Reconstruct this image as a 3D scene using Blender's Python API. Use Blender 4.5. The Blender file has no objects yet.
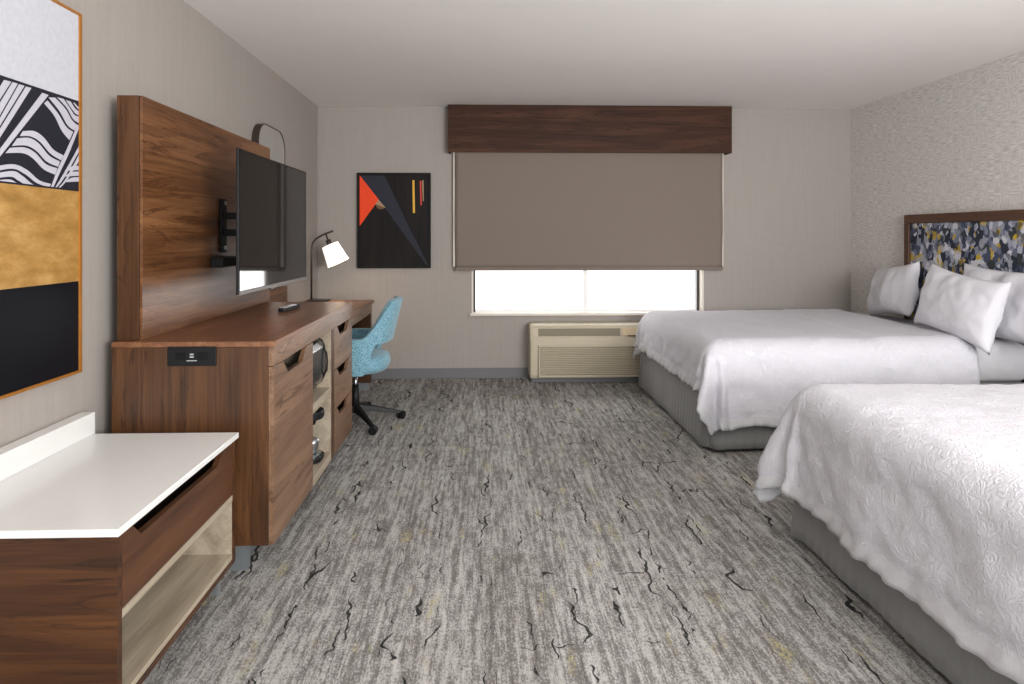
import bpy, bmesh, math, random
from mathutils import Vector, Matrix, noise
random.seed(7)
S = bpy.context.scene
COL = S.collection
PI = math.pi
H = 1.31            # camera height
RX0, RX1, RY0, RY1, RZ = -1.50, 3.46, -0.6, 5.60, 2.495

# ------------------------------------------------------------------ materials
def new_mat(name):
    m = bpy.data.materials.new(name); m.use_nodes = True
    nt = m.node_tree; nt.nodes.clear()
    out = nt.nodes.new('ShaderNodeOutputMaterial')
    b = nt.nodes.new('ShaderNodeBsdfPrincipled')
    nt.links.new(b.outputs[0], out.inputs[0])
    return m, nt, b, out
def N(nt, t, **kw):
    n = nt.nodes.new(t)
    for k, v in kw.items():
        if k in n.inputs: n.inputs[k].default_value = v
        else: setattr(n, k, v)
    return n
def L(nt, a, b): nt.links.new(a, b)
def srgb(r, g, b):
    f = lambda c: (c/255/12.92) if c/255 <= .04045 else ((c/255+.055)/1.055)**2.4
    return (f(r), f(g), f(b), 1)
def coords(nt, scale=(1, 1, 1), rot=(0, 0, 0), loc=(0, 0, 0), kind='Object'):
    tc = N(nt, 'ShaderNodeTexCoord'); mp = N(nt, 'ShaderNodeMapping')
    mp.inputs['Scale'].default_value = scale; mp.inputs['Rotation'].default_value = rot
    mp.inputs['Location'].default_value = loc
    L(nt, tc.outputs[kind], mp.inputs[0]); return mp.outputs[0]
def ramp(nt, fac, stops, interp='LINEAR'):
    r = N(nt, 'ShaderNodeValToRGB'); r.color_ramp.interpolation = interp
    e = r.color_ramp.elements
    while len(e) < len(stops): e.new(.5)
    for i, (p, c) in enumerate(stops):
        e[i].position = p; e[i].color = c if len(c) == 4 else (*c, 1)
    L(nt, fac, r.inputs[0]); return r.outputs[0]
def mix(nt, fac, a, b, mode='MIX'):
    n = N(nt, 'ShaderNodeMix', data_type='RGBA', blend_type=mode)
    for i, v in ((0, fac), (6, a), (7, b)):
        if hasattr(v, 'links'): L(nt, v, n.inputs[i])
        else: n.inputs[i].default_value = v
    return n.outputs[2]
def math_(nt, op, a, b=0.0):
    n = N(nt, 'ShaderNodeMath', operation=op)
    for i, v in ((0, a), (1, b)):
        if hasattr(v, 'links'): L(nt, v, n.inputs[i])
        else: n.inputs[i].default_value = v
    return n.outputs[0]
def noise_(nt, vec, scale, detail=3, rough=.5, dist=0):
    n = N(nt, 'ShaderNodeTexNoise'); n.inputs['Scale'].default_value = scale
    n.inputs['Detail'].default_value = detail; n.inputs['Roughness'].default_value = rough
    n.inputs['Distortion'].default_value = dist; L(nt, vec, n.inputs['Vector']); return n.outputs['Fac']
def bump(nt, b, h, strength=.3, dist=.01):
    n = N(nt, 'ShaderNodeBump'); n.inputs['Strength'].default_value = strength
    n.inputs['Distance'].default_value = dist; L(nt, h, n.inputs['Height']); L(nt, n.outputs[0], b.inputs['Normal'])
def plain(name, col, rough=.5, metal=0, spec=.5, nz=.06, sc=40):
    m, nt, b, o = new_mat(name)
    v = coords(nt); n = noise_(nt, v, sc)
    lo = tuple(c*(1-nz) for c in col[:3])+(1,); hi = tuple(min(1, c*(1+nz)) for c in col[:3])+(1,)
    L(nt, ramp(nt, n, [(.3, lo), (.7, hi)]), b.inputs['Base Color'])
    b.inputs['Roughness'].default_value = rough; b.inputs['Metallic'].default_value = metal
    b.inputs['Specular IOR Level'].default_value = spec
    return m
def wood(name, axis, dark, mid, light, rough=.38, seed=0, spec=.5, bands=True):
    m, nt, b, o = new_mat(name)
    sc = [1, 1, 1]; sc['xyz'.index(axis)] = .09
    v = coords(nt, tuple(sc), loc=(seed*1.7, seed*2.3, seed*.9))
    wn = noise_(nt, v, 9, 4, .55, 1.4)
    sc2 = [1, 1, 1]; sc2['xyz'.index(axis)] = .025
    v2 = coords(nt, tuple(sc2), loc=(seed, seed*1.3, seed*.7))
    fine = noise_(nt, v2, 110, 3, .6, .3)
    big = noise_(nt, v, 3.2, 2, .5, .8)
    f = math_(nt, 'ADD', math_(nt, 'MULTIPLY', wn, .65), math_(nt, 'MULTIPLY', fine, .35))
    c = ramp(nt, f, [(.33, dark), (.5, mid), (.68, light)])
    if bands:
        # occasional dark growth lines
        line = math_(nt, 'ABSOLUTE', math_(nt, 'SUBTRACT', math_(nt, 'FRACT', math_(nt, 'MULTIPLY', wn, 7.0)), .5))
        k = ramp(nt, line, [(0, (.34, .29, .25, 1)), (.10, (1, 1, 1, 1))])
        mk = ramp(nt, big, [(.36, (0, 0, 0, 1)), (.52, (1, 1, 1, 1))])
        c = mix(nt, mix(nt, 1.0, mk, (.95, .95, .95, 1), 'MULTIPLY'), c, mix(nt, 1.0, c, k, 'MULTIPLY'))
        tone = ramp(nt, big, [(.3, (.66, .62, .58, 1)), (.7, (1.0, 1.0, 1.0, 1))])
        c = mix(nt, 1.0, c, tone, 'MULTIPLY')
    L(nt, c, b.inputs['Base Color'])
    b.inputs['Roughness'].default_value = rough
    b.inputs['Specular IOR Level'].default_value = spec
    bump(nt, b, fine, .08, .002)
    return m
WD, WM, WL = srgb(70, 42, 24), srgb(116, 77, 48), srgb(150, 106, 70)
M = {}
M['wood_y'] = wood('walnut_long', 'y', WD, WM, WL, .36, 1)
M['wood_top'] = wood('walnut_top', 'y', srgb(98, 64, 44), srgb(136, 94, 68), srgb(164, 118, 88), .34, 5)
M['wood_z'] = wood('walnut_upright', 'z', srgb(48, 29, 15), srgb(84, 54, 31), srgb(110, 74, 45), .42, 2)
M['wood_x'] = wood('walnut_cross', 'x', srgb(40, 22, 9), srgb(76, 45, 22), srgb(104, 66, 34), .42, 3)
M['wood_front_lit'] = wood('walnut_front_lit', 'y', srgb(104, 77, 58), srgb(138, 107, 84), srgb(160, 128, 102), .38, 9)  # same walnut, paler: sheen from window and bed put into the colour
M['wood_bench'] = wood('walnut_bench', 'y', srgb(56, 33, 18), srgb(92, 58, 35), srgb(116, 76, 48), .42, 4)
M['wood_val'] = wood('walnut_valance', 'x', srgb(40, 22, 13), srgb(70, 43, 29), srgb(94, 62, 44), .6, 6, .2)
M['wood_hb'] = wood('walnut_headboard', 'y', srgb(58, 36, 24), srgb(84, 54, 36), srgb(100, 66, 46), .4, 8, bands=False)
M['greige'] = wood('greige_laminate', 'y', srgb(138, 126, 108), srgb(164, 151, 132), srgb(184, 172, 153), .45, 3, bands=False)
M['dark_in'] = plain('dark_interior', srgb(52, 34, 24), .7)
M['white_top'] = plain('white_quartz', srgb(226, 226, 224), .16, 0, .5, .01)
M['black'] = plain('black_plastic', srgb(20, 20, 22), .5, 0, .3)
M['black_matte'] = plain('black_matte', srgb(13, 13, 14), .6, 0, .25)
M['screen'] = plain('tv_screen', (.008, .007, .007, 1), .045, 0, .38, .02)
M['chrome'] = plain('brushed_steel', srgb(180, 184, 188), .28, 1, .5, .03)
M['plinth'] = plain('grey_steel', srgb(150, 156, 158), .35, .6, .5, .03)
M['gold'] = plain('gold_frame', srgb(176, 116, 48), .4, .4, .5, .05)
M['bronze'] = plain('bronze_metal', srgb(70, 60, 55), .4, .5)
M['darkbronze'] = plain('dark_window_frame', srgb(46, 42, 40), .5)
M['cream'] = plain('cream_paint', srgb(222, 214, 202), .5, 0, .4, .01)
M['vinyl'] = plain('white_vinyl', srgb(238, 238, 236), .4, 0, .4, .01)
M['ptac'] = plain('beige_plastic', srgb(192, 182, 160), .5, 0, .4, .02)
M['ptac_lid'] = plain('tan_plastic', srgb(206, 186, 152), .5, 0, .4, .02)
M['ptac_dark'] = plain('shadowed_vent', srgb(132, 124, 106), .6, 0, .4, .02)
M['base_grey'] = plain('grey_cove_base', srgb(112, 112, 114), .6, 0, .4, .03)
M['ceil'] = plain('ceiling_paint', srgb(240, 236, 232), .9, 0, .2, .01, 6)
M['silver'] = plain('silver_label', srgb(190, 194, 200), .35, .3)
M['white_pl'] = plain('white_plastic', srgb(230, 230, 230), .4)

def glass():
    m, nt, b, out = new_mat('window_glass')
    nt.nodes.remove(b)
    t = N(nt, 'ShaderNodeBsdfTransparent'); g = N(nt, 'ShaderNodeBsdfGlossy'); g.inputs['Roughness'].default_value = .02
    f = N(nt, 'ShaderNodeFresnel'); f.inputs['IOR'].default_value = 1.3
    mx = N(nt, 'ShaderNodeMixShader'); L(nt, f.outputs[0], mx.inputs[0]); L(nt, t.outputs[0], mx.inputs[1]); L(nt, g.outputs[0], mx.inputs[2])
    L(nt, mx.outputs[0], out.inputs[0]); return m
M['glass'] = glass()
def mirror():
    m, nt, b, o = new_mat('mirror_glass')
    b.inputs['Base Color'].default_value = (.82, .85, .83, 1); b.inputs['Metallic'].default_value = 1; b.inputs['Roughness'].default_value = .03
    return m
M['mirror'] = mirror()
def dark_glass():
    m, nt, b, o = new_mat('dark_door_glass')
    b.inputs['Base Color'].default_value = (.02, .021, .023, 1); b.inputs['Roughness'].default_value = .18
    b.inputs['Specular IOR Level'].default_value = .35
    return m
M['dglass'] = dark_glass()

def wall_streak():      # vertical grasscloth streaks on the taupe walls
    m, nt, b, o = new_mat('taupe_wallcovering')
    v = coords(nt, (1, 1, .03)); f = noise_(nt, v, 55, 3, .6)
    v2 = coords(nt, (1, 1, .12)); g = noise_(nt, v2, 130, 2)
    w = noise_(nt, coords(nt, (.04, .04, 1)), 140, 2)
    s = math_(nt, 'ADD', math_(nt, 'MULTIPLY', f, .5), math_(nt, 'ADD', math_(nt, 'MULTIPLY', g, .3), math_(nt, 'MULTIPLY', w, .2)))
    L(nt, ramp(nt, s, [(.3, srgb(156, 149, 143)), (.7, srgb(166, 159, 153))]), b.inputs['Base Color'])
    b.inputs['Roughness'].default_value = .75; b.inputs['Specular IOR Level'].default_value = .25
    bump(nt, b, s, .1, .002); return m
M['wall'] = wall_streak()
def wall_weave():       # silvery crosshatch woven vinyl on the bed wall
    m, nt, b, o = new_mat('woven_wallcovering')
    h = noise_(nt, coords(nt, (1, .11, 1)), 150, 2, .6)
    vv = noise_(nt, coords(nt, (1, 1, .13), loc=(3, 1, 2)), 150, 2, .6)
    patch = ramp(nt, noise_(nt, coords(nt, (1, .5, 1)), 16, 2), [(.47, (0, 0, 0, 1)), (.60, (.75, .75, .75, 1))])
    mx = mix(nt, patch, ramp(nt, h, [(.36, (0, 0, 0, 1)), (.6, (1, 1, 1, 1))]), ramp(nt, vv, [(.36, (0, 0, 0, 1)), (.6, (1, 1, 1, 1))]))
    L(nt, ramp(nt, mx, [(0, srgb(190, 186, 181)), (1, srgb(226, 222, 217))]), b.inputs['Base Color'])
    b.inputs['Roughness'].default_value = .6; b.inputs['Specular IOR Level'].default_value = .35
    bump(nt, b, mx, .2, .002); return m
M['weave'] = wall_weave()

def carpet():
    m, nt, b, o = new_mat('carpet')
    base = coords(nt)
    st = noise_(nt, coords(nt, (1, .07, 1)), 50, 3, .7)
    st2 = noise_(nt, coords(nt, (1, .05, 1), loc=(4, 0, 0)), 14, 2, .5)
    sp = noise_(nt, coords(nt, (1, .6, 1)), 150, 2, .8)
    bl = noise_(nt, coords(nt, (1, .45, 1), loc=(2, 5, 0)), 34, 3, .7)
    s = math_(nt, 'ADD', math_(nt, 'MULTIPLY', st, .34), math_(nt, 'ADD', math_(nt, 'MULTIPLY', sp, .34),
        math_(nt, 'ADD', math_(nt, 'MULTIPLY', bl, .22), math_(nt, 'MULTIPLY', st2, .10))))
    c = ramp(nt, s, [(.42, srgb(108, 104, 101)), (.485, srgb(132, 129, 126)), (.515, srgb(163, 161, 158)), (.60, srgb(190, 188, 185))])
    # plank tiles: faint tone steps
    br = N(nt, 'ShaderNodeTexBrick'); br.offset = .5
    L(nt, coords(nt, (1, 1, 1), rot=(0, 0, PI/2)), br.inputs['Vector'])
    br.inputs['Scale'].default_value = 1; br.inputs['Brick Width'].default_value = 1.0; br.inputs['Row Height'].default_value = .25
    br.inputs['Mortar Size'].default_value = 0; br.inputs['Color1'].default_value = (.86, .85, .84, 1); br.inputs['Color2'].default_value = (1, 1, 1, 1)
    c = mix(nt, 1.0, c, br.outputs['Color'], 'MULTIPLY')
    # soft dark hairlines along the pile
    hl = noise_(nt, coords(nt, (1, .06, 1), loc=(9, 3, 0)), 30, 2, .4)
    hk = ramp(nt, math_(nt, 'ABSOLUTE', math_(nt, 'SUBTRACT', hl, .5)), [(0, (.62, .61, .6, 1)), (.012, (1, 1, 1, 1))])
    c = mix(nt, .8, c, mix(nt, 1.0, c, hk, 'MULTIPLY'))
    # yellow flecks
    ym = noise_(nt, coords(nt, (1, .3, 1), loc=(7, 1, 0)), 13, 2, .5)
    ys = noise_(nt, coords(nt, (1, .35, 1)), 120, 2, .7)
    yk = math_(nt, 'MULTIPLY', ramp(nt, ym, [(.63, (0, 0, 0, 1)), (.70, (1, 1, 1, 1))]), ramp(nt, ys, [(.46, (0, 0, 0, 1)), (.54, (1, 1, 1, 1))]))
    c = mix(nt, math_(nt, 'MULTIPLY', yk, .6), c, srgb(180, 170, 118))
    # broken black crackle strokes: long meandering runs along the pile joined by short cross legs
    sx = N(nt, 'ShaderNodeSeparateXYZ'); L(nt, base, sx.inputs[0])
    def run(axis, freq, wobsc, wobamp, msc, mloc, lo, wmax, gain):
        wob = noise_(nt, coords(nt, wobsc, loc=mloc), 1.0, 3, .6)
        u = math_(nt, 'ADD', math_(nt, 'MULTIPLY', sx.outputs[axis], freq), math_(nt, 'MULTIPLY', wob, wobamp))
        du = math_(nt, 'ABSOLUTE', math_(nt, 'SUBTRACT', math_(nt, 'FRACT', u), .5))
        mk = noise_(nt, coords(nt, msc, loc=mloc), 1.0, 1, .5)
        wd = math_(nt, 'MINIMUM', math_(nt, 'MULTIPLY', math_(nt, 'SUBTRACT', mk, lo), gain*freq), wmax*freq)
        return math_(nt, 'LESS_THAN', du, wd)
    k1 = run(0, 3.1, (2.6, 3.2, 1), .9, (9, 2.6, 1), (1.7, .3, 0), .530, .0060, .065)
    k2 = run(0, 4.3, (3.5, 4, 1), .9, (13, 3.8, 1), (5.2, 8.1, 0), .550, .0046, .055)
    k3 = run(1, 2.6, (4, 3, 1), .9, (4.0, 9, 1), (9.1, 2.2, 0), .575, .0045, .05)
    k4 = run(0, 6.1, (4.2, 5, 1), 1.0, (18, 4.6, 1), (3.3, 6.4, 0), .565, .0036, .05)
    k = math_(nt, 'MAXIMUM', math_(nt, 'MAXIMUM', k1, k2), math_(nt, 'MAXIMUM', k3, k4))
    brk = ramp(nt, sp, [(.36, (0, 0, 0, 1)), (.42, (1, 1, 1, 1))])
    c = mix(nt, math_(nt, 'MULTIPLY', math_(nt, 'MULTIPLY', k, brk), .94), c, srgb(22, 22, 23))
    L(nt, c, b.inputs['Base Color']); b.inputs['Roughness'].default_value = .95
    b.inputs['Specular IOR Level'].default_value = .1
    bump(nt, b, sp, .5, .004); return m
M['carpet'] = carpet()

def fabric(name, col, sc=220, bs=.25, kind='quilt', rough=.9, sheen=.2):
    m, nt, b, o = new_mat(name)
    v = coords(nt)
    if kind == 'quilt':
        n1 = noise_(nt, v, 24, 3, .6, 2.0)
        r1 = math_(nt, 'ABSOLUTE', math_(nt, 'SUBTRACT', n1, .5))
        n2 = noise_(nt, v, 70, 2, .5, 1)
        h = math_(nt, 'ADD', math_(nt, 'MULTIPLY', math_(nt, 'MINIMUM', r1, .10), 5), math_(nt, 'MULTIPLY', n2, .35))
        L(nt, ramp(nt, h, [(.0, tuple(c*.94 for c in col[:3])+(1,)), (.5, col)]), b.inputs['Base Color'])
        bump(nt, b, h, bs, .008)
    elif kind == 'tweed':
        n = noise_(nt, coords(nt, (1, 1, .35)), 230, 2, .8)
        n2 = noise_(nt, coords(nt, (.35, .35, 1)), 230, 2, .8)
        h = math_(nt, 'MULTIPLY', math_(nt, 'ADD', n, n2), .5)
        L(nt, ramp(nt, h, [(.38, srgb(78, 122, 140)), (.5, srgb(116, 162, 180)), (.62, srgb(164, 200, 212))]), b.inputs['Base Color'])
        bump(nt, b, h, bs, .003)
    else:
        n = noise_(nt, coords(nt, (1, 1, .3)), sc, 2, .7)
        L(nt, ramp(nt, n, [(.3, tuple(c*.9 for c in col[:3])+(1,)), (.7, col)]), b.inputs['Base Color'])
        bump(nt, b, n, bs, .002)
    b.inputs['Roughness'].default_value = rough; b.inputs['Sheen Weight'].default_value = sheen
    b.inputs['Specular IOR Level'].default_value = .2
    return m
M['duvet'] = fabric('white_matelasse', srgb(215, 214, 221), bs=.52, sheen=0)
M['hem'] = fabric('white_hem', srgb(210, 210, 214), 200, .15, 'plain', sheen=0)
M['sheet'] = fabric('white_sheet', srgb(204, 203, 207), 300, .1, 'plain', sheen=0)
M['pillow'] = fabric('white_pillowcase', srgb(224, 223, 229), 350, .06, 'plain', sheen=0)
M['skirt'] = fabric('grey_bedskirt', srgb(134, 134, 133), 160, .2, 'plain')
M['tweed'] = fabric('blue_tweed', None, bs=.5, kind='tweed')
M['blind'] = fabric('taupe_blind', srgb(128, 116, 107), 400, .08, 'plain', .8, .1)

def headboard_fabric():
    m, nt, b, o = new_mat('faceted_print')
    wv = N(nt, 'ShaderNodeTexNoise'); wv.inputs['Scale'].default_value = 9; L(nt, coords(nt), wv.inputs['Vector'])
    def cells(scale, loc):
        vm = N(nt, 'ShaderNodeVectorMath', operation='SCALE'); vm.inputs['Scale'].default_value = .012
        L(nt, wv.outputs['Color'], vm.inputs[0])
        va = N(nt, 'ShaderNodeVectorMath', operation='ADD'); L(nt, coords(nt, (0.001, 1.15, .8), rot=(0, 0, 0), loc=loc), va.inputs[0]); L(nt, vm.outputs[0], va.inputs[1])
        mp = N(nt, 'ShaderNodeMapping'); mp.inputs['Rotation'].default_value = (.6, 0, 0); L(nt, va.outputs[0], mp.inputs[0])
        vo = N(nt, 'ShaderNodeTexVoronoi', distance='MANHATTAN'); vo.inputs['Scale'].default_value = scale; L(nt, mp.outputs[0], vo.inputs['Vector'])
        sp = N(nt, 'ShaderNodeSeparateColor'); L(nt, vo.outputs['Color'], sp.inputs[0]); return sp.outputs
    a = cells(19, (0, 0, 0)); a2 = cells(27, (1, 2, 3))
    pal = [(0, srgb(34, 40, 56)), (.14, srgb(70, 78, 100)), (.28, srgb(134, 138, 156)), (.42, srgb(176, 178, 192)),
           (.55, srgb(206, 206, 212)), (.68, srgb(96, 102, 118)), (.75, srgb(196, 166, 46)), (.87, srgb(150, 152, 164)), (.94, srgb(52, 58, 60))]
    c1 = ramp(nt, a[0], pal, 'CONSTANT')
    c2 = ramp(nt, a2[1], [(0, srgb(40, 46, 62)), (.25, srgb(168, 170, 184)), (.5, srgb(112, 118, 138)), (.75, srgb(208, 208, 220)), (.90, srgb(190, 160, 50))], 'CONSTANT')
    c = mix(nt, math_(nt, 'MULTIPLY', math_(nt, 'LESS_THAN', a2[2], .42), .75), c1, c2)
    L(nt, c, b.inputs['Base Color']); b.inputs['Roughness'].default_value = .85
    bump(nt, b, noise_(nt, coords(nt), 300, 2), .15, .002); return m
M['print'] = headboard_fabric()

def emis(name, col, s):
    m, nt, b, o = new_mat(name)
    b.inputs['Base Color'].default_value = (*col, 1); b.inputs['Emission Color'].default_value = (*col, 1)
    b.inputs['Emission Strength'].default_value = s; b.inputs['Roughness'].default_value = .8
    return m
M['shade'] = emis('lit_lamp_shade', (1, .93, .85), .62)
M['bulb'] = emis('bulb', (1, .85, .65), 4)
M['a_white'] = plain('art_white', srgb(190, 191, 198), .7, 0, .3, .05, 60)
M['a_navy'] = plain('art_navy', srgb(32, 32, 42), .6, 0, .3, .05)
M['a_black'] = plain('art_black', srgb(12, 13, 19), .6, 0, .2, .08)
M['a_line'] = plain('art_stripe', srgb(186, 184, 194), .7, 0, .3, .03)
def goldleaf():
    m, nt, b, o = new_mat('gold_leaf')
    n = noise_(nt, coords(nt, (1, 1, 2.2)), 9, 5, .65)
    L(nt, ramp(nt, n, [(.3, srgb(142, 104, 48)), (.5, srgb(166, 125, 64)), (.7, srgb(188, 150, 90))]), b.inputs['Base Color'])
    b.inputs['Roughness'].default_value = .55; return m
M['a_gold'] = goldleaf()
M['p_black'] = wood('stained_black', 'z', srgb(14, 11, 11), srgb(24, 19, 18), srgb(34, 28, 26), .6, 2, .2, bands=False)
M['p_slate'] = plain('slate_paint', srgb(44, 46, 56), .6, 0, .2)
M['p_orange'] = plain('orange_paint', srgb(240, 72, 30), .6, 0, .3, .03)
M['p_tan'] = plain('tan_paint', srgb(168, 138, 104), .6)
M['p_brown'] = plain('brown_paint', srgb(110, 78, 40), .6)
M['p_yellow'] = plain('yellow_paint', srgb(222, 170, 50), .6)
M['p_red'] = plain('red_paint', srgb(206, 62, 48), .6)

# ------------------------------------------------------------------ object helpers
ORG = {}
def thing(name, label, cat, loc, group=None):
    o = bpy.data.objects.new(name, None); COL.objects.link(o); o.location = loc
    o.empty_display_size = .1
    o['label'] = label; o['category'] = cat
    if group: o['group'] = group
    ORG[o.name] = Vector(loc); return o
def obj(name, bm, mat, parent=None, smooth=False, bevel=0, label=None, org=None, keep=False):
    me = bpy.data.meshes.new(name)
    bmesh.ops.recalc_face_normals(bm, faces=bm.faces) if not keep else None
    o = bpy.data.objects.new(name, me); COL.objects.link(o)
    base = ORG[parent.name] if parent is not None else Vector(org if org else (0, 0, 0))
    bmesh.ops.translate(bm, verts=bm.verts, vec=-base)
    bm.to_mesh(me); bm.free()
    for m in (mat if isinstance(mat, list) else [mat]): me.materials.append(m)
    if smooth:
        for p in me.polygons: p.use_smooth = True
    if parent is not None:
        o.parent = parent
    else: o.location = base
    ORG[o.name] = base
    if bevel:
        b = o.modifiers.new('bevel', 'BEVEL'); b.width = bevel; b.segments = 2; b.limit_method = 'ANGLE'; b.angle_limit = .7
    if label: o['label'] = label
    return o
def tag(o, label, cat, group=None):
    o['label'] = label; o['category'] = cat
    if group: o['group'] = group
def struct(name, bm, mat, parent=None, **k):
    o = obj(name, bm, mat, parent, **k)
    if parent is None: o['kind'] = 'structure'
    return o
def BM(): return bmesh.new()
def box(bm, x0, x1, y0, y1, z0, z1, mi=0):
    r = bmesh.ops.create_cube(bm, size=1)
    for v in r['verts']:
        v.co = Vector((x0+(v.co.x+.5)*(x1-x0), y0+(v.co.y+.5)*(y1-y0), z0+(v.co.z+.5)*(z1-z0)))
    fs = {f for v in r['verts'] for f in v.link_faces}
    for f in fs: f.material_index = mi
    return bm
def bx(*a): return box(BM(), *a)
def prism(bm, pts, axis, a0, a1, mi=0):
    def mk(p, a):
        return Vector({'x': (a, p[0], p[1]), 'y': (p[0], a, p[1]), 'z': (p[0], p[1], a)}[axis])
    A = [bm.verts.new(mk(p, a0)) for p in pts]; B = [bm.verts.new(mk(p, a1)) for p in pts]
    fs = [bm.faces.new(A), bm.faces.new(B[::-1])]
    n = len(pts)
    for i in range(n): fs.append(bm.faces.new((A[i], B[i], B[(i+1) % n], A[(i+1) % n])))
    for f in fs: f.material_index = mi
    return bm
def tube(bm, pts, r, seg=12, cap=True):
    pts = [Vector(p) for p in pts]; rr = r if isinstance(r, (list, tuple)) else [r]*len(pts)
    rings = []
    up = Vector((0, 0, 1)); prev = None
    for i, p in enumerate(pts):
        t = (pts[min(i+1, len(pts)-1)]-pts[max(i-1, 0)]).normalized()
        if prev is None:
            a = up if abs(t.dot(up)) < .9 else Vector((1, 0, 0)); u = t.cross(a).normalized()
        else:
            u = (prev - t*prev.dot(t)).normalized()
        prev = u; w = t.cross(u)
        rings.append([bm.verts.new(p+(u*math.cos(2*PI*k/seg)+w*math.sin(2*PI*k/seg))*rr[i]) for k in range(seg)])
    for a, b in zip(rings, rings[1:]):
        for k in range(seg): bm.faces.new((a[k], a[(k+1) % seg], b[(k+1) % seg], b[k]))
    if cap: bm.faces.new(rings[0][::-1]); bm.faces.new(rings[-1])
    return bm
def rrect(w, h, r, n=8):
    pts = []
    for cx, cy, a0 in ((w/2-r, h/2-r, 0), (-w/2+r, h/2-r, PI/2), (-w/2+r, -h/2+r, PI), (w/2-r, -h/2+r, 1.5*PI)):
        for i in range(n+1):
            a = a0+PI/2*i/n; pts.append((cx+r*math.cos(a), cy+r*math.sin(a)))
    return pts
def sstep(a, b, x):
    q = min(1, max(0, (x-a)/(b-a))); return q*q*(3-2*q)
def fbm(x, y, z=0, o=3):
    return sum(noise.noise(Vector((x*2**i, y*2**i, z+i*7)))/2**i for i in range(o))

# ------------------------------------------------------------------ the room
struct('floor', bx(RX0-.1, RX1+.1, RY0, RY1+.1, -.1, 0), M['carpet'])
struct('ceiling', bx(RX0-.1, RX1+.1, RY0, RY1+.1, RZ, RZ+.1), M['ceil'])
struct('wall_left', bx(RX0-.1, RX0, RY0, RY1+.12, 0, RZ), M['wall'])
struct('wall_right', bx(RX1, RX1+.1, RY0, RY1+.12, 0, RZ), M['weave'])
WX0, WX1, WZ0, WZ1 = -.083, 2.045, .60, 2.0
bm = BM()
box(bm, RX0, WX0, RY1, RY1+.12, 0, RZ); box(bm, WX1, RX1, RY1, RY1+.12, 0, RZ)
box(bm, WX0, WX1, RY1, RY1+.12, 0, WZ0-.02); box(bm, WX0, WX1, RY1, RY1+.12, WZ1, RZ)
struct('wall_back', bm, M['wall'])
bm = BM(); box(bm, RX0+.0, .44, RY1-.008, RY1, 0, .095); box(bm, 1.52, RX1, RY1-.008, RY1, 0, .095)
struct('baseboard_back', bm, M['base_grey'], bevel=.002)
struct('baseboard_left', bx(RX0, RX0+.008, RY0, RY1-.01, 0, .095), M['base_grey'])
struct('baseboard_right', bx(RX1-.008, RX1, RY0, RY1-.01, 0, .095), M['base_grey'])
struct('trim_1', bx(RX0, RX0+.012, RY1-.012, RY1, .095, RZ), M['wall'])
# window with sill, reveal and two sashes
w = struct('window_1', (lambda b: (box(b, WX0, WX0+.022, 5.652, 5.70, WZ0+.0, WZ1), box(b, WX1-.026, WX1, 5.652, 5.70, WZ0, WZ1),
        box(b, WX0, WX1, 5.652, 5.70, WZ1-.03, WZ1), b)[-1])(BM()), M['darkbronze'])
obj('window_frame', (lambda b: (box(b, WX0+.022, WX1-.026, 5.655, 5.695, WZ0, WZ0+.022), box(b, .945, .985, 5.655, 5.695, WZ0+.022, WZ1-.03), b)[-1])(BM()), M['vinyl'], w)
obj('pane', bx(WX0+.022, .945, 5.674, 5.678, WZ0+.022, WZ1-.03), M['glass'], w)
obj('pane', bx(.985, WX1-.026, 5.674, 5.678, WZ0+.022, WZ1-.03), M['glass'], w)
bm = BM(); box(bm, WX1-.004, WX1+.018, 5.588, 5.652, WZ0, WZ1); box(bm, WX0-.012, WX0+.003, 5.592, 5.652, WZ0, WZ1)
struct('trim_2', bm, M['cream'])
struct('trim_3', bx(WX0-.03, WX1+.03, 5.565, 5.652, WZ0-.024, WZ0), M['cream'], bevel=.004)

# valance and blind
t = thing('window_valance', 'dark walnut box valance above the window at the ceiling', 'valance', (.987, 5.535, 2.067))
obj('front_board', bx(-.305, 2.279, 5.470, 5.490, 2.067, 2.494), M['wood_val'], t, bevel=.002)
for x0, x1 in ((-.305, -.285), (2.259, 2.279)):
    obj('end_board', bx(x0, x1, 5.490, 5.599, 2.067, 2.494), M['wood_val'], t)
t = thing('roller_blind', 'taupe roller blind drawn most of the way down the window', 'blind', (.987, 5.53, 1.0))
nx, nz = 60, 30; bm = BM(); g = []
for j in range(nz+1):
    row = []
    for i in range(nx+1):
        u, v = i/nx, j/nz
        x = -.242+u*2.456; z = 1.022+v*1.1
        edge = math.exp(-min(u, 1-u)*30)
        y = 5.525+.004*fbm(x*1.2, z*1.5)+.010*edge*math.sin(v*9+1)*(1-v)
        row.append(bm.verts.new((x, y, z)))
    g.append(row)
for j in range(nz):
    for i in range(nx): bm.faces.new((g[j][i], g[j][i+1], g[j+1][i+1], g[j+1][i]))
o = obj('blind_fabric', bm, M['blind'], t, smooth=True)
s = o.modifiers.new('s', 'SOLIDIFY'); s.thickness = .0012
obj('hem_bar', bx(-.244, 2.216, 5.518, 5.532, .995, 1.024), M['blind'], t, bevel=.004)
bm = BM(); tube(bm, [(-.25, 5.55, 2.12), (2.22, 5.55, 2.12)], .024); obj('roller_tube', bm, M['white_pl'], t, smooth=True)
obj('light_leak_strip', bx(-.262, -.246, 5.55, 5.598, 1.03, 2.1), M['cream'], t)  # cream strip painting the light that leaks past the blind edge
obj('light_leak_strip', bx(2.220, 2.232, 5.55, 5.598, 1.03, 2.1), M['cream'], t)  # painted light leak, right edge

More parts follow.
